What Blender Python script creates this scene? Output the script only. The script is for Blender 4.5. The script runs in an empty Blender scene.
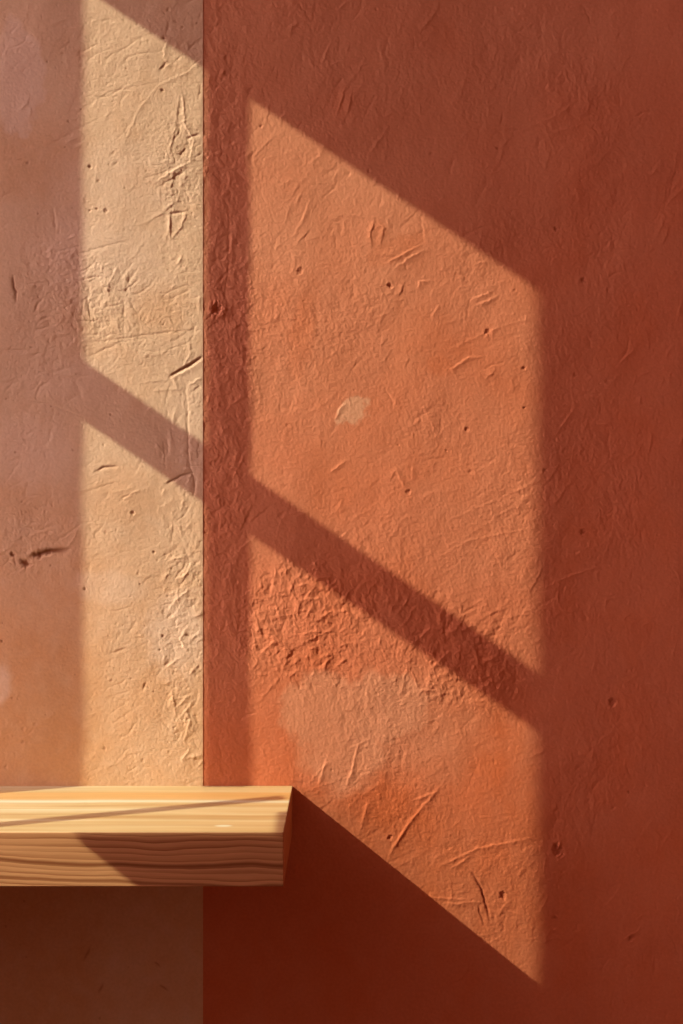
import bpy, math
import numpy as np

# ---------------------------------------------------------------- units
# one wall unit = one photograph pixel measured on the plaster wall
S = 0.00125
F = 1000.0                      # focal length in pixels
CX, CY = 341.5, 536.5           # where the view axis meets the wall
ZC = 1.45                       # eye height (m)

def W(x, y, b=0.0):             # wall x (right), wall y (down), b (towards the room)
    return ((x - CX) * S, -b * S, (CY - y) * S + ZC)

scene = bpy.context.scene
COL = scene.collection
rng = np.random.default_rng(7)

def link(name, me, mat, parent=None):
    o = bpy.data.objects.new(name, me)
    COL.objects.link(o)
    if mat: me.materials.append(mat)
    if parent: o.parent = parent
    return o

def mesh_from(name, verts, faces, smooth=False):
    me = bpy.data.meshes.new(name)
    me.from_pydata([tuple(v) for v in verts], [], faces)
    if smooth:
        me.polygons.foreach_set('use_smooth', [True] * len(me.polygons))
    me.update()
    return me

# ---------------------------------------------------------------- noise in numpy
def vnoise(x, y, sx, sy, seed, ang=0.0):
    """smooth gradient noise, about -1..1, feature size sx by sy px"""
    if ang:
        c, s = math.cos(ang), math.sin(ang)
        x, y = x * c + y * s, -x * s + y * c
    u, v = x / sx, y / sy
    iu, iv = np.floor(u).astype(np.int64), np.floor(v).astype(np.int64)
    fu, fv = u - iu, v - iv
    def h(a, b):
        k = (a * 374761393 + b * 668265263 + seed * 974634777) & 0xFFFFFFFF
        k = ((k ^ (k >> 13)) * 1274126177) & 0xFFFFFFFF
        k = (k ^ (k >> 16)) & 0xFFFF
        t = k.astype(np.float64) * (2 * math.pi / 65536.0)
        return np.cos(t), np.sin(t)
    def g(a, b, du, dv):
        cx, cy = h(a, b)
        return cx * du + cy * dv
    wu = fu * fu * fu * (fu * (fu * 6 - 15) + 10)
    wv = fv * fv * fv * (fv * (fv * 6 - 15) + 10)
    n00 = g(iu, iv, fu, fv); n10 = g(iu + 1, iv, fu - 1, fv)
    n01 = g(iu, iv + 1, fu, fv - 1); n11 = g(iu + 1, iv + 1, fu - 1, fv - 1)
    a = n00 + (n10 - n00) * wu
    b = n01 + (n11 - n01) * wu
    return (a + (b - a) * wv) * 1.5

def sm(a, b, x):
    t = np.clip((x - a) / (b - a), 0, 1)
    return t * t * (3 - 2 * t)

def blob(X, Y, cx, cy, rx, ry, ang=0, soft=0.25, wob=0.18, seed=1, sc=22):
    """soft-edged irregular patch mask 0..1"""
    a = math.radians(ang)
    dx, dy = X - cx, Y - cy
    u = (dx * math.cos(a) + dy * math.sin(a)) / rx
    v = (-dx * math.sin(a) + dy * math.cos(a)) / ry
    r = np.sqrt(u * u + v * v) + wob * vnoise(X, Y, sc, sc, seed) + 0.4 * wob * vnoise(X, Y, sc / 3, sc / 3, seed + 5)
    return 1 - sm(1 - soft, 1 + soft, r)

def terrace(X, Y, seed):
    """flaked skins of plaster: noise broken into small steps with crisp edges"""
    n = 0.9 * vnoise(X, Y, 15, 21, seed, -0.5) + 0.5 * vnoise(X, Y, 6, 9, seed + 1, -0.4) + 0.25 * vnoise(X, Y, 3, 4, seed + 2)
    t = n / 0.42; f = t - np.floor(t)
    return np.floor(t) + sm(0.0, 0.28, f) - 0.75 * f

class Field:
    """height relief and tint masks on a regular pixel grid"""
    def __init__(s, x0, x1, y0, y1, step):
        s.xs = np.arange(x0, x1 + step / 2, step); s.ys = np.arange(y0, y1 + step / 2, step)
        s.step = step; s.x0, s.y0 = x0, y0
        s.X, s.Y = np.meshgrid(s.xs, s.ys)
        s.h = np.zeros_like(s.X)
        s.m = {}
    def window(s, a, b, c, d):
        i0 = max(0, int((a - s.x0) / s.step)); i1 = min(len(s.xs), int((b - s.x0) / s.step) + 2)
        j0 = max(0, int((c - s.y0) / s.step)); j1 = min(len(s.ys), int((d - s.y0) / s.step) + 2)
        return slice(j0, max(j0, j1)), slice(i0, max(i0, i1))
    def stroke(s, pts, depth, w_soft=3.0, w_sharp=0.65, wid=None, mask=None, mval=0.0, jag=0.6):
        """a crease or flake edge: falls off slowly on one side, sharply on the other"""
        pts = [np.array(p, float) for p in pts]
        seg = [np.linalg.norm(pts[i + 1] - pts[i]) for i in range(len(pts) - 1)]
        tot = sum(seg) or 1.0
        m = 4 * max(w_soft, w_sharp) + 3
        ax = [p[0] for p in pts]; ay = [p[1] for p in pts]
        sl = s.window(min(ax) - m, max(ax) + m, min(ay) - m, max(ay) + m)
        X = s.X[sl]; Y = s.Y[sl]
        if X.size == 0: return
        if jag:
            sd = int(abs(ax[0] * 13 + ay[0] * 7)) + 3
            X = X + jag * vnoise(X, Y, 5, 5, sd) * 1.6
            Y = Y + jag * vnoise(X, Y, 5, 5, sd + 1) * 1.6
        best = np.full(X.shape, 1e9); sd_ = np.zeros(X.shape); tt = np.zeros(X.shape)
        acc = 0.0
        for i, L in enumerate(seg):
            if L < 1e-6: continue
            a = pts[i]; d = (pts[i + 1] - a) / L
            dx, dy = X - a[0], Y - a[1]
            t = np.clip(dx * d[0] + dy * d[1], 0, L)
            px, py = dx - t * d[0], dy - t * d[1]
            dist = np.sqrt(px * px + py * py)
            side = np.sign(d[0] * dy - d[1] * dx)
            u = dist < best
            best = np.where(u, dist, best); sd_ = np.where(u, side, sd_); tt = np.where(u, (acc + t) / tot, tt)
            acc += L
        prof = np.where(sd_ > 0, np.exp(-(best / w_soft) ** 1.4), np.exp(-(best / w_sharp) ** 1.6))
        taper = np.sqrt(np.clip(np.sin(np.pi * np.clip(tt * 0.94 + 0.03, 0, 1)), 0, 1))
        s.h[sl] += depth * prof * taper
        if mask:
            s.m[mask][sl] = np.maximum(s.m[mask][sl], mval * np.exp(-(best / (wid or w_sharp)) ** 2) * taper)
    def pit(s, cx, cy, r, depth, rim=0.0, mask=None, mval=0.0, ell=1.0, ang=0.0):
        sl = s.window(cx - 4 * r - 2, cx + 4 * r + 2, cy - 4 * r - 2, cy + 4 * r + 2)
        X = s.X[sl]; Y = s.Y[sl]
        if X.size == 0: return
        a = math.radians(ang)
        dx, dy = X - cx, Y - cy
        u = (dx * math.cos(a) + dy * math.sin(a)) / ell; v = -dx * math.sin(a) + dy * math.cos(a)
        d = np.sqrt(u * u + v * v) / r
        d = d * (1 + 0.35 * math.sin(cx)) + 0.55 * vnoise(X, Y, max(1.8, 0.8 * r), max(1.8, 0.8 * r), int(cx * 3 + cy))
        s.h[sl] += -depth * np.exp(-d ** 3) + rim * np.exp(-((d - 1.5) / 0.45) ** 2)
        if mask:
            s.m[mask][sl] = np.maximum(s.m[mask][sl], mval * np.exp(-d ** 3))

def add_strokes(fd, n, x0, x1, y0, y1, lmin, lmax, a_mean, a_sd, dep, soft=2.6, sharp=0.8, dens=None, sign=None):
    k = 0; tries = 0
    while k < n and tries < n * 30:
        tries += 1
        x = rng.uniform(x0, x1); y = rng.uniform(y0, y1)
        if dens is not None and rng.uniform() > dens(x, y): continue
        k += 1
        L = lmin + (lmax - lmin) * rng.uniform() ** 2.2
        a = math.radians(rng.normal(a_mean, a_sd)); bend = rng.normal(0, 0.5)
        pts = [(x, y)]
        for _ in range(3):
            a += bend / 3
            pts.append((pts[-1][0] + math.cos(a) * L / 3, pts[-1][1] - math.sin(a) * L / 3))
        if rng.uniform() < 0.5: pts.reverse()
        d = 1.4 * dep * rng.uniform(0.35, 1.0) * (sign or (1 if rng.uniform() < 0.6 else -1))
        fd.stroke(pts, d, soft * rng.uniform(0.6, 1.4), sharp * rng.uniform(0.8, 1.3))

# ---------------------------------------------------------------- terracotta relief
STEP = 0.75
def terracotta_field():
    fd = Field(203.0, 740.0, -50.0, 1080.0, STEP)
    X, Y = fd.X, fd.Y
    for k in ('light', 'warm', 'dark'): fd.m[k] = np.zeros_like(X)
    busy = 0.30 + 0.5 * sm(-0.3, 0.5, vnoise(X, Y, 110, 130, 3))
    busy += 1.0 * blob(X, Y, 300, 620, 62, 62, soft=0.4, seed=4)
    busy += 0.8 * blob(X, Y, 450, 650, 95, 45, 35, soft=0.5, seed=5)
    busy += 0.7 * blob(X, Y, 222, 300, 30, 420, soft=0.5, seed=6)
    busy += 0.4 * blob(X, Y, 560, 480, 90, 70, soft=0.5, seed=8)
    busy += 0.15 * blob(X, Y, 380, 730, 110, 80, soft=0.5, seed=9)
    busy = np.clip(busy, 0, 1.6) * (1 - 0.55 * sm(600, 683, X)) * (1 - 0.45 * sm(940, 1010, Y))
    # broad unevenness
    h = (0.9 * vnoise(X, Y, 90, 120, 11) + 0.28 * vnoise(X, Y, 34, 46, 12, 0.4)) * sm(203, 250, X)
    # fine grain
    h += 0.10 * vnoise(X, Y, 2.1, 2.3, 16) + (0.055 + 0.065 * busy) * vnoise(X, Y, 3.2, 3.6, 13) + 0.06 * vnoise(X, Y, 7, 10, 14, 0.3)
    h += 0.065 * (0.3 + busy) * vnoise(X, Y, 4, 15, 15, -0.35)
    # trowelled skips: thin warped ridges
    wx = X + 4 * vnoise(X, Y, 22, 22, 20) + 1.5 * vnoise(X, Y, 6, 6, 29); wy = Y + 4 * vnoise(X, Y, 22, 22, 21)
    r1 = 1 - np.abs(vnoise(wx, wy, 9, 34, 22, -0.45)); r1 = np.clip((r1 - 0.80) / 0.2, 0, 1) ** 1.5
    r2 = 1 - np.abs(vnoise(wx, wy, 6, 30, 23, -1.0)); r2 = np.clip((r2 - 0.84) / 0.16, 0, 1) ** 1.5
    gate = sm(-0.1, 0.35, vnoise(X, Y, 30, 30, 24)); gate2 = sm(-0.05, 0.4, vnoise(X, Y, 26, 26, 25))
    h += 0.13 * r1 * gate * busy + 0.12 * r2 * gate2 * busy
    h += terrace(X, Y, 51) * np.clip(busy - 0.2, 0, 1.2) * 0.17
    # chipped plateaus
    p = vnoise(wx, wy, 16, 12, 26, 0.6); h += 0.22 * sm(0.24, 0.32, p) * np.clip(busy - 0.75, 0, 1)
    p = vnoise(wx, wy, 8, 10, 27, 0.2); h += 0.2 * sm(0.26, 0.36, p) * np.clip(busy - 0.6, 0, 1)
    fd.h += h
    dens = lambda x, y: 0.25 + 0.75 * (1 if (250 < x < 345 and 560 < y < 690) or (x < 250) or (380 < x < 540 and 590 < y < 960) else 0.25 if x > 560 else 0.4)
    add_strokes(fd, 330, 205, 560, -20, 1000, 6, 34, 62, 26, 0.26, dens=dens)
    add_strokes(fd, 170, 205, 683, -20, 1040, 6, 26, 98, 14, 0.20, dens=dens)
    add_strokes(fd, 150, 250, 600, 60, 960, 14, 60, 28, 12, 0.14, 2.0, 0.8)
    add_strokes(fd, 230, 540, 700, -20, 1040, 6, 24, 75, 25, 0.24, 2.0, .8)
    add_strokes(fd, 130, 250, 560, -20, 260, 5, 22, 85, 22, 0.20, 2.0, .8)
    add_strokes(fd, 110, 252, 345, 570, 690, 5, 22, 60, 40, 0.42, 2.4, 0.8)
    add_strokes(fd, 90, 400, 520, 600, 700, 5, 24, 50, 40, 0.34, 2.4, 0.8)
    add_strokes(fd, 80, 204, 250, 60, 560, 5, 24, 75, 30, 0.34, 2.4, 0.8)
    # marks seen in the photograph
    st = fd.stroke
    st([(208, 318), (214, 311), (222, 300)], -0.7, 3, 1.0, jag=0.5)
    fd.pit(217, 309, 4.0, 2.2, 0.9, 'dark', 0.35); fd.pit(217, 303, 1.8, 1.2, 0, 'dark', 0.3, 0.6)
    st([(223, 262), (231, 250), (232, 230)], 0.5, 2, .9); st([(224, 300), (228, 270), (229, 205)], -0.35, 2, .9)
    st([(205, 332), (216, 322), (226, 318)], -0.5, 2.5, .9)
    for a in ([(374, 222), (370, 232), (372, 246)], [(374, 222), (384, 228), (380, 244)], [(388, 262), (404, 254), (418, 246)],
              [(395, 268), (412, 256), (424, 250)], [(418, 288), (420, 282), (430, 280)], [(404, 284), (398, 296)],
              [(472, 300), (490, 292)], [(476, 306), (498, 296)], [(486, 336), (496, 328)], [(494, 372), (486, 378)],
              [(288, 28), (292, 26), (291, 33)], [(345, 88), (338, 112)], [(352, 92), (348, 112)], [(336, 420), (340, 408), (346, 404)],
              [(404, 488), (396, 470), (392, 478)], [(450, 370), (468, 358), (480, 356)], [(330, 472), (346, 460)]):
        st(a, 0.55, 2.6, .8)
    st([(445, 352), (490, 330), (530, 318)], 0.20, 2, .8); st([(448, 520), (500, 498), (540, 480)], 0.18, 2, .8)
    st([(440, 556), (470, 540), (532, 528)], 0.22, 2, .8); st([(545, 588), (568, 576), (600, 566)], 0.4, 2.2, .8)
    st([(556, 434), (566, 420), (574, 408)], 0.35, 2, .8); st([(620, 362), (634, 350)], 0.35, 2.2, .8)
    st([(525, 128), (560, 114), (575, 100)], 0.28, 2, .8); st([(530, 136), (555, 132), (585, 124)], 0.22, 2, .8)
    for a in ([(388, 858), (398, 840), (412, 816)], [(392, 848), (410, 822), (440, 786)], [(360, 830), (368, 802)],
              [(420, 896), (470, 900)], [(440, 866), (478, 848), (530, 838)], [(444, 904), (480, 902)], [(414, 800), (436, 792)],
              [(318, 786), (326, 760)], [(452, 868), (470, 856)], [(345, 790), (352, 770), (358, 742)],
              [(290, 590), (300, 604), (296, 622)], [(270, 640), (290, 650), (284, 668)], [(300, 600), (318, 598), (330, 616)],
              [(308, 640), (330, 630), (352, 650)], [(255, 612), (262, 640)], [(262, 652), (276, 640)],
              [(412, 644), (430, 628), (452, 632)], [(430, 670), (450, 650)], [(410, 668), (420, 690), (436, 690)]):
        st(a, 0.55, 2.4, .8)
    st([(472, 872), (482, 890), (490, 920)], -1.4, 1.2, 1.0, 1.2, 'dark', 0.9, jag=.3)
    st([(484, 926), (478, 906)], -0.7, 1.2, .9, 1.0, 'dark', 0.5, jag=.3)
    for x, y, r, d in ((503, 896, 2.8, 1.2), (558, 851, 3.2, 1.5), (556, 846, 1.8, 1), (613, 702, 3, 1.1), (631, 938, 2.4, .9), (390, 286, 2.2, 1.1),
                       (467, 429, 2.2, 1.0), (583, 532, 1.4, .7), (408, 492, 1.5, .6), (629, 792, 1.6, .6), (555, 918, 2, .7),
                       (524, 368, 1.8, .8), (488, 332, 1.8, .9), (524, 408, 1.3, .6), (556, 229, 1.5, .7), (390, 838, 2.4, 1.1),
                       (261, 126, 1.3, .7), (300, 271, 1.4, .7), (583, 280, 1.6, .7), (497, 148, 1.2, .6), (545, 470, 1.2, .5)):
        fd.pit(x, y, r * 1.1, d, 0.12 * d, 'dark', 0.4, 0.8 + 0.6 * abs(math.sin(x * y)), (x * 37) % 180)
    st([(556, 852), (560, 842)], 0.9, 2.0, .8)
    for _ in range(70):
        fd.pit(rng.uniform(206, 700), rng.uniform(-10, 1040), rng.uniform(0.8, 1.5), rng.uniform(0.15, 0.5), 0.06)
    # tints
    L = fd.m['light']
    heart = np.maximum.reduce([blob(X, Y, 322, 712, 42, 38, soft=.16, seed=31), blob(X, Y, 385, 708, 44, 38, soft=.16, seed=31),
                               0.6 * blob(X, Y, 420, 726, 66, 50, soft=.6, seed=33), blob(X, Y, 345, 748, 42, 46, 30, soft=.3, seed=34)])
    L[:] = np.maximum(L, 0.50 * heart)
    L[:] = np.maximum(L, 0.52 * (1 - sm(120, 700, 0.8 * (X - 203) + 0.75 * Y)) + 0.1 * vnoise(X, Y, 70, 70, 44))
    fan = blob(X, Y, 352, 411, 17, 12, -25, .45, .45, 35, 9)
    L[:] = np.maximum(L, 1.25 * fan * sm(334, 338, X + 0.3 * (Y - 411)))
    L[:] = np.maximum(L, 0.20 * blob(X, Y, 330, 230, 110, 95, 30, .6, .3, 36, 60))
    L[:] = np.maximum(L, 0.16 * blob(X, Y, 450, 420, 120, 100, 30, .6, .3, 37, 60))
    L[:] = np.maximum(L, 0.18 * blob(X, Y, 480, 500, 90, 80, 0, .6, .3, 38, 60))
    Wm = fd.m['warm']
    for c in ((303, 335, 12, 48, 8, .55, .9), (393, 250, 30, 11, -25, .3, .75), (376, 234, 9, 13, 0, .25, .6), (322, 375, 26, 40, 10, .7, .45),
              (430, 335, 38, 22, 40, .6, .4), (440, 365, 16, 10, 10, .4, .5), (350, 470, 55, 35, 20, .8, .35), (290, 290, 16, 20, 0, .6, .4),
              (480, 740, 34, 55, -30, .7, .6), (380, 800, 100, 30, 30, .8, .5), (285, 740, 22, 60, 10, .8, .2), (450, 800, 70, 40, 20, .8, .3),
              (343, 102, 11, 17, 20, .3, .5), (450, 38, 12, 14, 0, .4, .5)):
        Wm[:] = np.maximum(Wm, c[6] * blob(X, Y, c[0], c[1], c[2], c[3], c[4], c[5], .3, int(c[0]), 18))
    Wm += 0.28 * sm(-0.2, 0.6, vnoise(X, Y, 60, 80, 41)) + 0.15 * vnoise(X, Y, 14, 18, 42)
    Wm += 0.42 * sm(640, 900, Y)
    np.clip(Wm, 0, 1, out=Wm)
    # calm at the very joint with the other paint
    return fd

# ---------------------------------------------------------------- cream relief
def cream_field():
    fd = Field(-60.0, 203.0, -50.0, 1080.0, STEP)
    # last column exactly on the joint
    fd.xs[-1] = 203.0; fd.X, fd.Y = np.meshgrid(fd.xs, fd.ys)
    X, Y = fd.X, fd.Y
    for k in ('light', 'warm', 'dark'): fd.m[k] = np.zeros_like(X)
    busy = 0.28 + 0.5 * sm(-0.2, 0.5, vnoise(X, Y, 90, 110, 103))
    busy += 0.55 * blob(X, Y, 186, 210, 22, 190, soft=.5, seed=104)
    busy += 0.6 * blob(X, Y, 188, 640, 24, 160, soft=.5, seed=105)
    busy += 0.6 * blob(X, Y, 120, 310, 40, 50, soft=.5, seed=106)
    busy += 0.6 * blob(X, Y, 60, 300, 60, 60, soft=.5, seed=107)
    busy += 0.5 * blob(X, Y, 45, 545, 55, 40, soft=.5, seed=108)
    busy = np.clip(busy, 0, 1.5) * (1 - 0.5 * sm(860, 960, Y))
    h = (0.7 * vnoise(X, Y, 80, 110, 111) + 0.22 * vnoise(X, Y, 30, 40, 112, 0.4)) * (1 - sm(160, 203, X))
    h += 0.08 * vnoise(X, Y, 2.1, 2.3, 116) + (0.035 + 0.045 * busy) * vnoise(X, Y, 3.2, 3.2, 113) + 0.06 * vnoise(X, Y, 8, 8, 114)
    # pores
    p = vnoise(X, Y, 3.4, 3.4, 115); h -= 0.20 * sm(0.42, 0.62, p) * busy
    wx = X + 4 * vnoise(X, Y, 24, 24, 120); wy = Y + 4 * vnoise(X, Y, 24, 24, 121)
    r1 = 1 - np.abs(vnoise(wx, wy, 16, 44, 122, 1.15)); r1 = np.clip((r1 - 0.88) / 0.12, 0, 1) ** 1.5
    gate = sm(0.0, 0.4, vnoise(X, Y, 34, 34, 124))
    h -= 0.34 * r1 * gate * busy
    p = vnoise(wx, wy, 14, 12, 126, 0.6); h += 0.34 * sm(0.24, 0.30, p) * np.clip(busy - 0.7, 0, 1)
    h += terrace(X, Y, 151) * np.clip(busy - 0.35, 0, 1.2) * 0.14
    fd.h += h
    add_strokes(fd, 110, -20, 200, -20, 780, 6, 30, 30, 20, 0.20, 2.0, .8)
    add_strokes(fd, 120, 160, 200, -10, 780, 5, 26, 80, 30, 0.30, 2.2, .8)
    add_strokes(fd, 60, 0, 200, -10, 1020, 8, 30, 92, 12, 0.14, 2.0, .8)
    add_strokes(fd, 50, 160, 200, 560, 770, 5, 22, 50, 35, 0.40, 2.2, .8)
    add_strokes(fd, 30, 80, 130, 270, 350, 5, 22, 70, 35, 0.30, 2.2, .8)
    st = fd.stroke
    def dk(pts, d=-0.9, w=1.0, m=0.5, soft=1.4): st(pts, d, soft, .8, w, 'dark', m, jag=.35)
    # right-hand cracks and squared trowel marks
    st([(182, 94), (184, 110), (186, 130)], 0.6, 2.4, .8); st([(187, 138), (200, 134)], -0.8, 2, .8)
    st([(180, 92), (175, 130), (166, 170)], 0.35, 2, .8)
    st([(156, 182), (172, 172), (190, 162)], 0.7, 2, .8); st([(158, 188), (174, 178), (189, 168)], -0.6, 2, .8)
    st([(190, 162), (194, 140), (184, 124)], 0.6, 2.4, .8); dk([(180, 156), (186, 148)], -0.9, 1.5, .5)
    st([(170, 214), (187, 211)], -0.9, 1.8, .8); st([(187, 211), (182, 226), (172, 239)], 0.6, 2, .8); st([(170, 214), (170, 238)], 0.7, 2, .8)
    st([(183, 175), (178, 200), (160, 215), (142, 225)], 0.3, 2, .8)
    st([(122, 120), (126, 140), (140, 108), (160, 84)], 0.25, 2, .8)
    st([(80, 110), (110, 92), (158, 82)], -0.2, 2, .8); st([(40, 150), (80, 128), (100, 118)], -0.2, 2, .8)
    st([(160, 84), (185, 74), (200, 62)], 0.3, 2, .8); st([(166, 66), (164, 50), (168, 40)], 0.4, 2, .8)
    dk([(160, 70), (167, 62)], -.8, 1.4, .6); dk([(163, 37), (165, 39)], -1, 1.8, .8); dk([(161, 90), (164, 91)], -1, 2.0, .7)
    dk([(111, 155), (115, 152)], -.4, .8, .4); dk([(113, 166), (118, 162)], -.4, .8, .4); dk([(126, 68), (127, 69)], -.5, 1.2, .5)
    fd.pit(90, 167, 2.4, .8, .1, 'dark', .5); fd.pit(97, 209, 1.6, .6, 0, 'dark', .5); fd.pit(106, 211, 1.6, .6, 0, 'dark', .5)
    fd.pit(90, 211, 1.3, .6, 0, 'dark', .5); fd.pit(28, 163, 1.6, .5, 0, 'dark', .4)
    st([(0, 197), (14, 192)], -.3, 2, .8); st([(54, 210), (56, 228)], -.35, 1.6, .8); st([(66, 222), (70, 228)], -.35, 1.6, .8)
    dk([(13, 276), (14, 286), (16, 292), (16, 302)], -1.0, 1.3, .75); st([(35, 310), (38, 304)], -.6, 2, .8)
    st([(80, 253), (100, 248), (130, 240)], -.28, 1.8, .8); st([(90, 285), (88, 300), (92, 325)], -.45, 1.8, .8)
    dk([(170, 376), (178, 371), (188, 366), (203, 356)], -1.6, 1.4, .8, 2.0); st([(172, 378), (190, 368), (201, 361)], .6, 2.6, .8)
    st([(84, 343), (110, 340), (170, 332), (200, 330)], -.35, 1.6, .8); st([(90, 356), (120, 342), (150, 338)], -.35, 1.6, .8)
    st([(124, 338), (124, 300)], -.25, 1.6, .8); st([(0, 350), (26, 350)], -.35, 1.6, .8); st([(33, 355), (41, 352)], -.5, 1.8, .8)
    st([(40, 372), (70, 378), (90, 376)], -.28, 1.6, .8); st([(60, 370), (76, 365)], -.3, 1.6, .8); st([(36, 394), (40, 386), (48, 382)], -.4, 1.6, .8)
    st([(8, 398), (50, 404), (90, 420)], -.25, 1.6, .8)
    st([(186, 384), (188, 420), (189, 460), (196, 488)], -.55, 1.8, .8); st([(190, 384), (201, 378)], .6, 2.2, .8); st([(192, 392), (200, 386)], -.5, 2, .8)
    dk([(95, 472), (104, 467), (117, 466)], -.9, 1.1, .5); dk([(166, 484), (180, 476), (193, 472)], -.9, 1.1, .5); st([(193, 472), (196, 480), (194, 494)], -.6, 1.6, .8)
    st([(165, 470), (165, 455), (163, 440)], -.3, 1.6, .8); st([(124, 499), (132, 494), (140, 490)], .7, 2.6, .8); dk([(122, 498), (138, 492)], -.5, .9, .35)
    fd.pit(133, 513, 2.4, .9, .15, 'dark', .35); st([(172, 540), (174, 520)], -.4, 1.6, .8)
    # the dark gouges left of the shade line
    dk([(30, 556), (38, 554.5), (46, 551), (56, 550.5), (67, 549.5)], -1.2, 2.6, 1.0, 2.4); fd.pit(38, 554.5, 4.0, 1.1, .1, 'dark', 1.0, 1.5, -10); fd.pit(47, 552, 3.2, .9, .1, 'dark', .9, 1.7, -8)
    fd.pit(25.5, 563, 4.2, 1.3, .1, 'dark', 1.0, 1.35, 25); fd.pit(12.5, 554.5, 2.2, 1.0, .1, 'dark', 1.0)
    dk([(14, 558), (16, 566)], -.5, 1.0, .5)
    st([(16, 526), (40, 530), (56, 524)], -.3, 1.8, .8)
    for q in ((2, 641, 1.5), (188, 635, 1.5), (154, 552, 1.3), (85, 589, 1.2), (163, 636, 1.3), (160, 650, 1.3), (140, 584, 1)):
        fd.pit(q[0], q[1], q[2], .7, .05, 'dark', .6)
    dk([(111, 653), (126, 648)], -.5, .8, .4); dk([(143, 690), (146, 682)], -.7, 1.0, .4)
    for a in ([(176, 708), (184, 700), (192, 694)], [(184, 742), (190, 720), (184, 708)], [(182, 760), (190, 748)], [(172, 690), (176, 715)],
              [(176, 580), (186, 574), (192, 562)], [(170, 560), (184, 556)], [(176, 600), (190, 588)], [(184, 600), (196, 598)],
              [(186, 650), (180, 640), (186, 628)], [(166, 668), (178, 658)], [(178, 720), (194, 700)]):
        st(a, .6, 2.2, .8)
    for a in ([(168, 990), (160, 985)], [(103, 984), (99, 992)], [(84, 960), (90, 948)], [(155, 962), (160, 966)]): dk(a, -.7, 1, .5)
    for _ in range(120):
        fd.pit(rng.uniform(-10, 200), rng.uniform(-10, 1020), rng.uniform(0.7, 1.3), rng.uniform(0.15, 0.5), 0.04, 'dark', rng.uniform(0, .45))
    L = fd.m['light']
    for c in ((18, 78, 26, 56, 0, .12, .9), (100, 255, 60, 44, 20, .6, .55), (20, 450, 46, 34, 0, .5, .42), (108, 587, 34, 16, 5, .4, .38), (178, 636, 30, 40, 0, .4, .65),
              (0, 684, 12, 20, 0, .35, .6), (120, 190, 60, 40, 0, .8, .4), (196, 420, 26, 60, 0, .7, .35), (70, 380, 40, 20, 0, .8, .25)):
        L[:] = np.maximum(L, c[6] * blob(X, Y, c[0], c[1], c[2], c[3], c[4], c[5], .2, int(c[0]) + 60, 20))
    L += 0.10 * vnoise(X, Y, 12, 12, 143); np.clip(L, 0, 1, out=L)
    Wm = fd.m['warm']
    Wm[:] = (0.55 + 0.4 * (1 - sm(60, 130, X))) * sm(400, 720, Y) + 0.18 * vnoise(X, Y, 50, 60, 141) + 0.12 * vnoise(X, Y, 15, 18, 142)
    for c in ((30, 160, 50, 40, 0, .7, .4), (160, 310, 30, 22, 0, .6, .35), (140, 182, 24, 16, 0, .5, .3), (12, 580, 26, 12, 0, .6, .5), (20, 660, 26, 30, 0, .5, .6),
              (120, 500, 44, 30, 0, .7, .4), (20, 500, 40, 30, 0, .8, .4), (30, 930, 30, 22, 20, .5, .5), (110, 893, 60, 10, 0, .5, .4)):
        Wm[:] = np.maximum(Wm, c[6] * blob(X, Y, c[0], c[1], c[2], c[3], c[4], c[5], .3, int(c[0]) + 70, 20))
    np.clip(Wm, 0, 1, out=Wm)
    fd.h *= (1 - 0.6 * sm(200, 203, X))
    return fd

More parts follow.
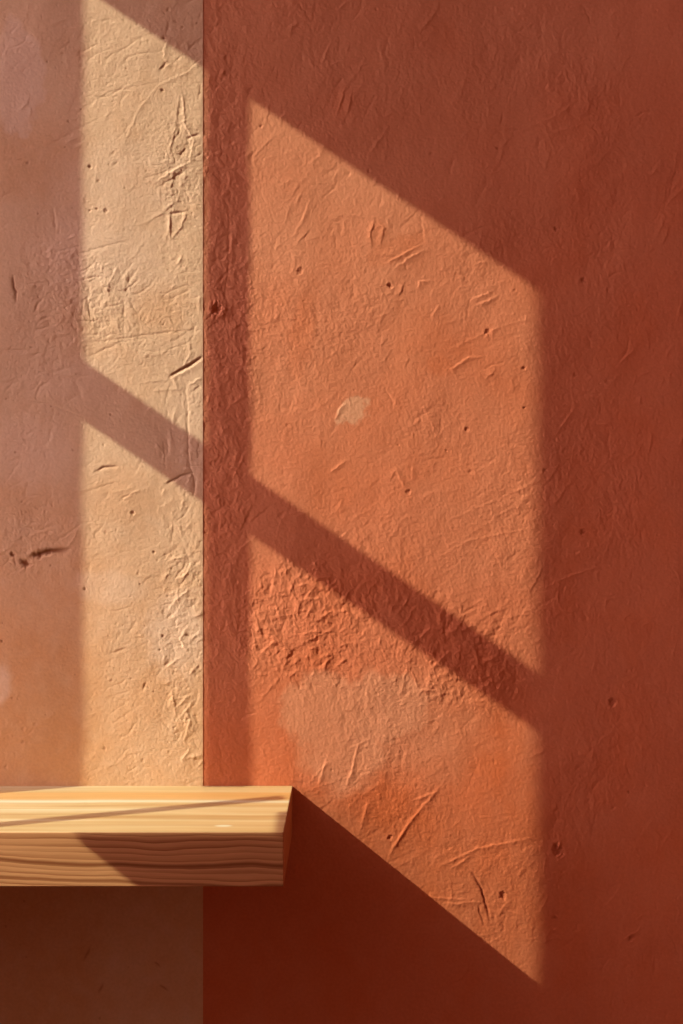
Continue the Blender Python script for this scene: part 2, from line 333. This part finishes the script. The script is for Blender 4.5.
def wall_mesh(name, fd, xa, xb, ya, yb, b_front, thick):
    """field grid in the middle, coarse plaster around it, closed at the back"""
    def ext(v, lo, hi, st=60):
        a = list(np.arange(lo, v[0] - 1, st)) if lo < v[0] - 1 else []
        c = list(np.arange(v[-1] + st, hi, st)) + [hi] if hi > v[-1] + 1 else []
        return np.array(a + list(v) + c), len(a)
    xs, ox = ext(fd.xs, xa, xb); ys, oy = ext(fd.ys, ya, yb)
    nx, ny = len(xs), len(ys)
    H = np.zeros((ny, nx)); M = np.zeros((ny, nx, 3))
    ex = np.ones(fd.X.shape)
    if xa < fd.xs[0] - 1: ex *= sm(fd.xs[0], fd.xs[0] + 18, fd.X)
    if xb > fd.xs[-1] + 1: ex *= 1 - sm(fd.xs[-1] - 18, fd.xs[-1], fd.X)
    ex *= sm(fd.ys[0], fd.ys[0] + 18, fd.Y) * (1 - sm(fd.ys[-1] - 18, fd.ys[-1], fd.Y))
    sl = (slice(oy, oy + len(fd.ys)), slice(ox, ox + len(fd.xs)))
    H[sl] = fd.h * ex
    for i, k in enumerate(('light', 'warm', 'dark')): M[..., i][sl] = fd.m[k] * (ex if k != 'warm' else 1)
    XX, YY = np.meshgrid(xs, ys)
    co = np.empty((ny * nx, 3))
    co[:, 0] = ((XX - CX) * S).ravel(); co[:, 1] = (-(b_front + H) * S).ravel(); co[:, 2] = ((CY - YY) * S + ZC).ravel()
    idx = np.arange(ny * nx).reshape(ny, nx)
    q = np.stack([idx[:-1, :-1], idx[1:, :-1], idx[1:, 1:], idx[:-1, 1:]], -1).reshape(-1, 4)
    # rim and back as separate vertices so the edge stays crisp
    loop = list(idx[0, :]) + list(idx[1:, -1]) + list(idx[-1, -2::-1]) + list(idx[-2:0:-1, 0])
    n0 = len(co); fr = co[loop].copy(); bk = fr.copy(); bk[:, 1] = thick * S
    co = np.vstack([co, fr, bk]); n = len(loop)
    side = np.array([[n0 + i, n0 + (i + 1) % n, n0 + n + (i + 1) % n, n0 + n + i] for i in range(n)])
    c0 = len(co)
    c4 = np.array([[co[:, 0].min(), thick * S, co[:, 2].max()], [co[:, 0].max(), thick * S, co[:, 2].max()],
                   [co[:, 0].max(), thick * S, co[:, 2].min()], [co[:, 0].min(), thick * S, co[:, 2].min()]])
    co = np.vstack([co, c4])
    allq = np.vstack([q, side, [[c0, c0 + 1, c0 + 2, c0 + 3]]])
    me = bpy.data.meshes.new(name)
    me.vertices.add(len(co)); me.vertices.foreach_set('co', co.astype(np.float32).ravel())
    me.loops.add(allq.size); me.loops.foreach_set('vertex_index', allq.astype(np.int32).ravel())
    me.polygons.add(len(allq)); me.polygons.foreach_set('loop_start', (np.arange(len(allq)) * 4).astype(np.int32))
    smo = np.zeros(len(allq), bool); smo[:len(q)] = True
    me.polygons.foreach_set('use_smooth', smo)
    at = me.attributes.new('tint', 'FLOAT_COLOR', 'POINT')
    cc = np.zeros((len(co), 4), np.float32); cc[:ny * nx, :3] = M.reshape(-1, 3); cc[:, 3] = 1
    at.data.foreach_set('color', cc.ravel())
    me.update(calc_edges=True); me.validate()
    return me

# ---------------------------------------------------------------- materials
class NT:
    def __init__(s, name):
        s.m = bpy.data.materials.new(name); s.m.use_nodes = True
        s.t = s.m.node_tree; s.n = s.t.nodes; s.l = s.t.links
        s.bsdf = s.n['Principled BSDF']
    def new(s, typ, **kw):
        n = s.n.new(typ)
        for k, v in kw.items(): setattr(n, k, v)
        return n
    def put(s, sock, v):
        if isinstance(v, bpy.types.NodeSocket): s.l.new(v, sock)
        else: sock.default_value = v
    def math(s, op, a, b=0.0, c=None, clamp=False):
        n = s.new('ShaderNodeMath', operation=op, use_clamp=clamp)
        s.put(n.inputs[0], a); s.put(n.inputs[1], b)
        if c is not None: s.put(n.inputs[2], c)
        return n.outputs[0]
    def mix(s, f, a, b, mode='MIX'):
        n = s.new('ShaderNodeMix', data_type='RGBA', blend_type=mode)
        s.put(n.inputs[0], f); s.put(n.inputs[6], a); s.put(n.inputs[7], b)
        return n.outputs[2]
    def noise(s, vec, scale, detail=2, rough=0.5, dist=0.0):
        n = s.new('ShaderNodeTexNoise'); s.put(n.inputs['Vector'], vec)
        n.inputs['Scale'].default_value = scale; n.inputs['Detail'].default_value = detail
        n.inputs['Roughness'].default_value = rough; n.inputs['Distortion'].default_value = dist
        return n.outputs[0]
    def mapping(s, vec, scale=(1, 1, 1), loc=(0, 0, 0)):
        n = s.new('ShaderNodeMapping'); s.put(n.inputs[0], vec)
        n.inputs['Scale'].default_value = scale; n.inputs['Location'].default_value = loc
        return n.outputs[0]
    def ramp(s, f, stops):
        n = s.new('ShaderNodeValToRGB'); s.put(n.inputs[0], f)
        e = n.color_ramp.elements
        while len(e) < len(stops): e.new(0.5)
        for i, (p, c) in enumerate(stops): e[i].position = p; e[i].color = (*c, 1)
        return n.outputs[0]
    def mrange(s, v, a, b, c=0.0, d=1.0):
        n = s.new('ShaderNodeMapRange'); s.put(n.inputs[0], v)
        for i, x in enumerate((a, b, c, d)): n.inputs[i + 1].default_value = x
        return n.outputs[0]

def plaster(name, base, light, warm, dark, bump=0.6, rough=0.85):
    k = NT(name)
    geo = k.new('ShaderNodeNewGeometry').outputs['Position']
    at = k.new('ShaderNodeAttribute', attribute_name='tint')
    sep = k.new('ShaderNodeSeparateColor'); k.put(sep.inputs[0], at.outputs['Color'])
    mott = k.noise(geo, 9.0, 4, 0.6)
    fine = k.noise(geo, 260.0, 3, 0.6)
    c = k.mix(k.mrange(mott, 0.35, 0.7), base, tuple(0.93 * x for x in base[:3]) + (1,))
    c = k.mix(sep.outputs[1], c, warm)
    c = k.mix(sep.outputs[0], c, light)
    sp = k.mrange(fine, 0.35, 0.65, 0.955, 1.045)
    comb = k.new('ShaderNodeCombineColor'); [k.put(comb.inputs[i], sp) for i in range(3)]
    c = k.mix(1.0, c, comb.outputs[0], 'MULTIPLY')
    c = k.mix(sep.outputs[2], c, dark)
    k.put(k.bsdf.inputs['Base Color'], c)
    k.bsdf.inputs['Roughness'].default_value = rough
    k.bsdf.inputs['Specular IOR Level'].default_value = 0.15
    n1 = k.noise(geo, 330.0, 3, 0.6); n2 = k.noise(geo, 60.0, 3, 0.55)
    hh = k.math('ADD', k.math('MULTIPLY', n1, 0.35), k.math('MULTIPLY', n2, 1.0))
    b = k.new('ShaderNodeBump'); b.inputs['Strength'].default_value = bump; b.inputs['Distance'].default_value = 0.0006
    k.put(b.inputs['Height'], hh); k.put(k.bsdf.inputs['Normal'], b.outputs[0])
    return k.m

M_TERRA = plaster('terracotta_plaster', (0.54, 0.185, 0.092, 1), (0.61, 0.33, 0.20, 1), (0.51, 0.140, 0.052, 1), (0.20, 0.045, 0.02, 1))
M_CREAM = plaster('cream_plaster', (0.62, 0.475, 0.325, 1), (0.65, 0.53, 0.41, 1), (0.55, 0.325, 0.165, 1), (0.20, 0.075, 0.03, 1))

def plain(name, col, rough=0.8):
    k = NT(name); geo = k.new('ShaderNodeNewGeometry').outputs['Position']
    n = k.noise(geo, 14, 4, 0.6)
    k.put(k.bsdf.inputs['Base Color'], k.mix(k.mrange(n, .3, .7), col, tuple(.88 * x for x in col[:3]) + (1,)))
    k.bsdf.inputs['Roughness'].default_value = rough
    return k.m
M_SIDE = plain('side_wall_plaster', (0.50, 0.22, 0.13, 1))
M_FLOOR = plain('clay_floor', (0.09, 0.04, 0.028, 1))
M_FRAME = plain('window_frame_wood', (0.30, 0.15, 0.08, 1), .6)

def pine():
    """px coordinates: u along the board, b across the top, y down the front"""
    k = NT('pine_wood')
    tc = k.new('ShaderNodeTexCoord').outputs['Object']
    sep = k.new('ShaderNodeSeparateXYZ'); k.put(sep.inputs[0], tc)
    x = k.math('MULTIPLY', sep.outputs[0], 1 / S)       # 0 at right end, negative to the left
    b = k.math('MULTIPLY', sep.outputs[1], -1 / S)      # 0 at the wall
    z = k.math('MULTIPLY', sep.outputs[2], 1 / S)       # 0 at the top
    # grain warp: slow wander along the board
    def vec(a, c, d):
        n = k.new('ShaderNodeCombineXYZ'); k.put(n.inputs[0], a); k.put(n.inputs[1], c); k.put(n.inputs[2], d); return n.outputs[0]
    w1 = k.noise(vec(k.math('MULTIPLY', x, 1 / 150), k.math('MULTIPLY', b, 1 / 260), k.math('MULTIPLY', z, 1 / 60)), 1.0, 2, .45)
    w2 = k.noise(vec(k.math('MULTIPLY', x, 1 / 34), k.math('MULTIPLY', b, 1 / 60), k.math('MULTIPLY', z, 1 / 16)), 1.0, 2, .5)
    warp = k.math('ADD', k.math('MULTIPLY', k.math('SUBTRACT', w1, .5), 17.0), k.math('MULTIPLY', k.math('SUBTRACT', w2, .5), 3.0))
    # ---- top
    bt = k.math('ADD', b, k.math('MULTIPLY', warp, 0.5))
    g1 = k.noise(vec(k.math('MULTIPLY', x, 1 / 420), k.math('MULTIPLY', bt, 1 / 13), 0.0), 1.0, 3, .6)
    g2 = k.noise(vec(k.math('MULTIPLY', x, 1 / 160), k.math('MULTIPLY', b, 1 / 4.0), 3.0), 1.0, 2, .5)
    top = k.ramp(g1, [(0.30, (0.60, 0.30, 0.11)), (0.43, (0.72, 0.41, 0.17)), (0.54, (0.78, 0.47, 0.22)), (0.68, (0.83, 0.56, 0.30)), (0.82, (0.86, 0.62, 0.38))])
    def band(coord, lo, hi, soft):
        return k.math('MULTIPLY', k.mrange(coord, lo - soft, lo + soft), k.mrange(coord, hi - soft, hi + soft, 1.0, 0.0))
    top = k.mix(k.math('MULTIPLY', band(bt, 25, 52, 4), 0.8), top, (0.78, 0.345, 0.10, 1))       # honey stripe near the wall
    top = k.mix(k.math('MULTIPLY', band(bt, 55, 62, 2.5), 0.85), top, (0.88, 0.68, 0.44, 1))         # pale stripe
    top = k.mix(k.math('MULTIPLY', band(bt, 112, 120, 3), 0.35), top, (0.62, 0.31, 0.11, 1))
    top = k.mix(k.math('MULTIPLY', band(bt, 133, 140, 2.5), 0.5), top, (0.60, 0.30, 0.11, 1))
    s2 = k.mrange(g2, .3, .7, .94, 1.05)
    cc = k.new('ShaderNodeCombineColor'); [k.put(cc.inputs[i], s2) for i in range(3)]
    top = k.mix(1.0, top, cc.outputs[0], 'MULTIPLY')
    # small pale nick near the front edge
    dx = k.math('DIVIDE', k.math('ADD', x, 53.0), 8.0); db = k.math('DIVIDE', k.math('SUBTRACT', b, 138.0), 3.0)
    rr = k.math('ADD', k.math('MULTIPLY', dx, dx), k.math('MULTIPLY', db, db))
    top = k.mix(k.mrange(rr, .3, 1.2, .8, 0), top, (0.93, 0.78, 0.56, 1))
    # ---- front: late-wood lines, one saw-tooth per ring
    zf = k.math('ADD', k.math('ADD', z, warp), k.math('ADD', k.math('MULTIPLY', x, .0293), 4.5))
    vary = k.noise(vec(0.0, 0.0, k.math('MULTIPLY', zf, 1 / 11)), 1.0, 1, .5)
    ph = k.math('ADD', k.math('MULTIPLY', zf, -1 / 5.2), k.math('MULTIPLY', vary, 1.6))
    fr = k.math('FRACT', ph)
    ring = k.math('POWER', fr, 1.9)
    amp = k.noise(vec(k.math('MULTIPLY', x, 1 / 200), 0.0, k.math('MULTIPLY', zf, 1 / 7)), 1.0, 1, .5)
    ring = k.math('MULTIPLY', ring, k.mrange(amp, .3, .65, .3, 1.0))
    ring = k.math('MULTIPLY', ring, k.mrange(fr, .93, 1.0, 1.0, 0.0))
    fib = k.noise(vec(k.math('MULTIPLY', x, 1 / 60), 5.0, k.math('MULTIPLY', z, 1 / 1.4)), 1.0, 2, .5)
    front = k.mix(ring, (0.60, 0.33, 0.155, 1), (0.27, 0.095, 0.030, 1))
    d1 = k.math('ABSOLUTE', k.math('ADD', zf, 25.5))
    front = k.mix(k.mrange(d1, .6, 2.6, .85, 0), front, (0.21, 0.066, 0.018, 1))
    d2 = k.math('ABSOLUTE', k.math('ADD', zf, 41.0))
    front = k.mix(k.mrange(d2, .4, 1.8, .7, 0), front, (0.23, 0.075, 0.02, 1))
    s3 = k.mrange(fib, .3, .7, .93, 1.07)
    cc = k.new('ShaderNodeCombineColor'); [k.put(cc.inputs[i], s3) for i in range(3)]
    front = k.mix(1.0, front, cc.outputs[0], 'MULTIPLY')
    # ---- end grain
    er = k.math('FRACT', k.math('MULTIPLY', k.math('ADD', z, k.math('MULTIPLY', b, .12)), 1 / 6.0))
    end = k.mix(er, (0.52, 0.22, 0.10, 1), (0.36, 0.13, 0.055, 1))
    nn = k.new('ShaderNodeNewGeometry')
    ns = k.new('ShaderNodeSeparateXYZ'); k.put(ns.inputs[0], nn.outputs['Normal'])
    up = k.math('GREATER_THAN', k.math('ABSOLUTE', ns.outputs[2]), .6)
    sd = k.math('GREATER_THAN', k.math('ABSOLUTE', ns.outputs[0]), .6)
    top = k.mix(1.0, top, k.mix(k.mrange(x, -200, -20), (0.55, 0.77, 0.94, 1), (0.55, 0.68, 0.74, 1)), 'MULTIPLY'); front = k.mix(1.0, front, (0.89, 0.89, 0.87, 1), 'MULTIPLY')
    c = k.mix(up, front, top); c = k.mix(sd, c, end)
    k.put(k.bsdf.inputs['Base Color'], c)
    k.bsdf.inputs['Roughness'].default_value = .55; k.bsdf.inputs['Specular IOR Level'].default_value = .3
    bp = k.new('ShaderNodeBump'); bp.inputs['Strength'].default_value = .25; bp.inputs['Distance'].default_value = .0004
    k.put(bp.inputs['Height'], k.math('SUBTRACT', fib, ring)); k.put(k.bsdf.inputs['Normal'], bp.outputs[0])
    return k.m

# ---------------------------------------------------------------- build the walls
D_CREAM = 0.5
FLOOR_Y = CY + ZC / S
fd = terracotta_field()
o = link('wall_back', wall_mesh('wall_back', fd, 203.0, 1500.0, -900.0, FLOOR_Y, 0.0, 90.0), M_TERRA)
o['kind'] = 'structure'; o['label'] = 'rough terracotta red plaster wall to the right of the cream strip'
fd = cream_field()
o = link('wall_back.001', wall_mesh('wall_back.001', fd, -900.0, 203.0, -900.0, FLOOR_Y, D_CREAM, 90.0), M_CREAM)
o['kind'] = 'structure'; o['label'] = 'pitted cream plaster wall behind the left end of the shelf'

def box(name, mat, p0, p1, kind='structure'):
    (x0, y0, b0), (x1, y1, b1) = p0, p1
    v = [W(x, y, b) for x in (x0, x1) for y in (y0, y1) for b in (b0, b1)]
    f = [(0, 1, 3, 2), (4, 6, 7, 5), (0, 4, 5, 1), (2, 3, 7, 6), (0, 2, 6, 4), (1, 5, 7, 3)]
    me = mesh_from(name, v, f)
    o = link(name, me, mat); o['kind'] = kind
    return o
o = box('floor', M_FLOOR, (-900, FLOOR_Y, 0), (1500, FLOOR_Y + 60, 1700))

# ---------------------------------------------------------------- sun direction (travels right, towards the wall, down)
RX, SL = 2.65, 0.804
SUN = (RX, 1.0, -SL * RX)       # world x, y, z

# ---------------------------------------------------------------- side wall with the window the sun comes through
X0, TT = -380.0, 0.148
def uX(u): return X0 + TT * (u - 203)
def P(u, v, t=0.0):             # point of the side wall: u = where its shade falls on the back wall, v = own height
    x = uX(u); b = (u - x) / RX
    return W(x - t * 0.908, v, b + t * 0.418)

def prism(name, outline, t0, t1, mat, hole=None, parent=None):
    """plate lying in the side wall plane; outline (and hole) lists of (u, v)"""
    import bmesh
    bm = bmesh.new()
    rings = []
    for ring in [outline] + ([hole] if hole else []):
        a = [bm.verts.new(P(u, v, t0)) for u, v in ring]; c = [bm.verts.new(P(u, v, t1)) for u, v in ring]
        rings.append((a, c)); n = len(ring)
        for i in range(n): bm.faces.new((a[i], a[(i + 1) % n], c[(i + 1) % n], c[i]))
    for side in (0, 1):
        if not hole: bm.faces.new(rings[0][side])
        else:
            ed = []
            for r in rings:
                vs = r[side]
                for i in range(len(vs)):
                    ed.append(bm.edges.get((vs[i], vs[(i + 1) % len(vs)])))
            bmesh.ops.triangle_fill(bm, edges=ed, use_beauty=True)
    bmesh.ops.recalc_face_normals(bm, faces=bm.faces)
    me = bpy.data.meshes.new(name); bm.to_mesh(me); bm.free()
    return link(name, me, mat, parent)

SILL = 760.0
hole = [(84, -404), (535, -414), (535, 286), (707, 305.5), (533, 425), (592, 431), (640, SILL), (84, SILL)]  # lower right edge shaped to light the shelf top and shade its front
o = prism('wall_left', [(-15, -1400), (2100, -1400), (2100, FLOOR_Y), (-470, FLOOR_Y), (-470, 800), (-15, 800)], 0, 8, M_SIDE, hole)  # left side cut away above shelf level to let sky light in
o['kind'] = 'structure'
# window rail, and an added post
win = bpy.data.objects.new('window_1', None); COL.objects.link(win); win['kind'] = 'structure'
prism('rail', [(72, -26), (548, -26), (548, 28), (72, 28)], 0, 8, M_FRAME, parent=win)
prism('streak_post', [(380, 272), (422, 272), (420, SILL + 4), (378, SILL + 4)], 2, 8, M_FRAME, parent=win)  # unseen post, added to cast the streak along the shelf top
# unseen slat, added to cast the dark band beside the wall joint
bs = 150.0
def slat():
    xa, xb = 206 - RX * bs, 245.5 - RX * bs
    bt = box('shade_slat_1', M_FRAME, (xa, -330, bs), (xb, 790 - RX * SL * bs, bs + 2))
slat()

# ---------------------------------------------------------------- shelf
def shelf():
    import bmesh
    L, Dp, T = 640.0, 156.8, 45.9
    bm = bmesh.new()
    bmesh.ops.create_cube(bm, size=1.0)
    for v in bm.verts:
        v.co = ((v.co.x - .5) * L * S, (v.co.y - .5) * Dp * S, (v.co.z - .5) * T * S)
    bmesh.ops.bevel(bm, geom=[e for e in bm.edges if not all(abs(v.co.y) < 1e-6 for v in e.verts)], offset=.7 * S, segments=2, affect='EDGES', profile=.5)
    me = bpy.data.meshes.new('floating_shelf'); bm.to_mesh(me); bm.free()
    o = link('floating_shelf', me, pine())
    o.location = W(292.6, 785.9, 0.0)
    o['label'] = 'thick pale pine floating shelf mounted on the plaster wall'
    o['category'] = 'shelf'
    return o
shelf()

# ---------------------------------------------------------------- light
sd = bpy.data.lights.new('sun', 'SUN'); sd.energy = 6.1; sd.angle = math.radians(0.43); sd.color = (1.0, 0.93, 0.66)
so = bpy.data.objects.new('sun', sd); COL.objects.link(so)
from mathutils import Vector
so.rotation_euler = Vector(SUN).to_track_quat('-Z', 'Y').to_euler()
so.location = (-3, -1.5, 4)

w = bpy.data.worlds.new('world'); scene.world = w; w.use_nodes = True
nt = w.node_tree; bg = nt.nodes['Background']
tc = nt.nodes.new('ShaderNodeTexCoord')
dp = nt.nodes.new('ShaderNodeVectorMath'); dp.operation = 'DOT_PRODUCT'
nt.links.new(tc.outputs['Generated'], dp.inputs[0])
dp.inputs[1].default_value = tuple(Vector((-0.90, 0.02, 0.44)).normalized())
mr = nt.nodes.new('ShaderNodeMapRange'); nt.links.new(dp.outputs['Value'], mr.inputs[0])
mr.inputs[1].default_value = 0.50; mr.inputs[2].default_value = 1.0
rp = nt.nodes.new('ShaderNodeValToRGB'); nt.links.new(mr.outputs[0], rp.inputs[0])
e = rp.color_ramp.elements
e[0].position = 0; e[0].color = (0.014, 0.004, 0.002, 1)
e[1].position = 1; e[1].color = (1.0, 0.67, 0.62, 1)
em = e.new(0.45); em.color = (0.22, 0.13, 0.14, 1)
nt.links.new(rp.outputs[0], bg.inputs[0]); bg.inputs[1].default_value = 15.0

# ---------------------------------------------------------------- camera
cd = bpy.data.cameras.new('camera'); cam = bpy.data.objects.new('camera', cd); COL.objects.link(cam)
cam.location = (0, -F * S, ZC); cam.rotation_euler = (math.pi / 2, 0, 0)
cd.sensor_fit = 'HORIZONTAL'; cd.sensor_width = 36; cd.lens = 36 * F / 683
cd.shift_y = (CY - 512) / 683; cd.clip_start = .01
scene.camera = cam
scene.cycles.use_denoising = True
vs = scene.view_settings
vs.view_transform = 'Standard'; vs.look = 'None'; vs.gamma = 1; vs.use_curve_mapping = False; vs.exposure = 0.0
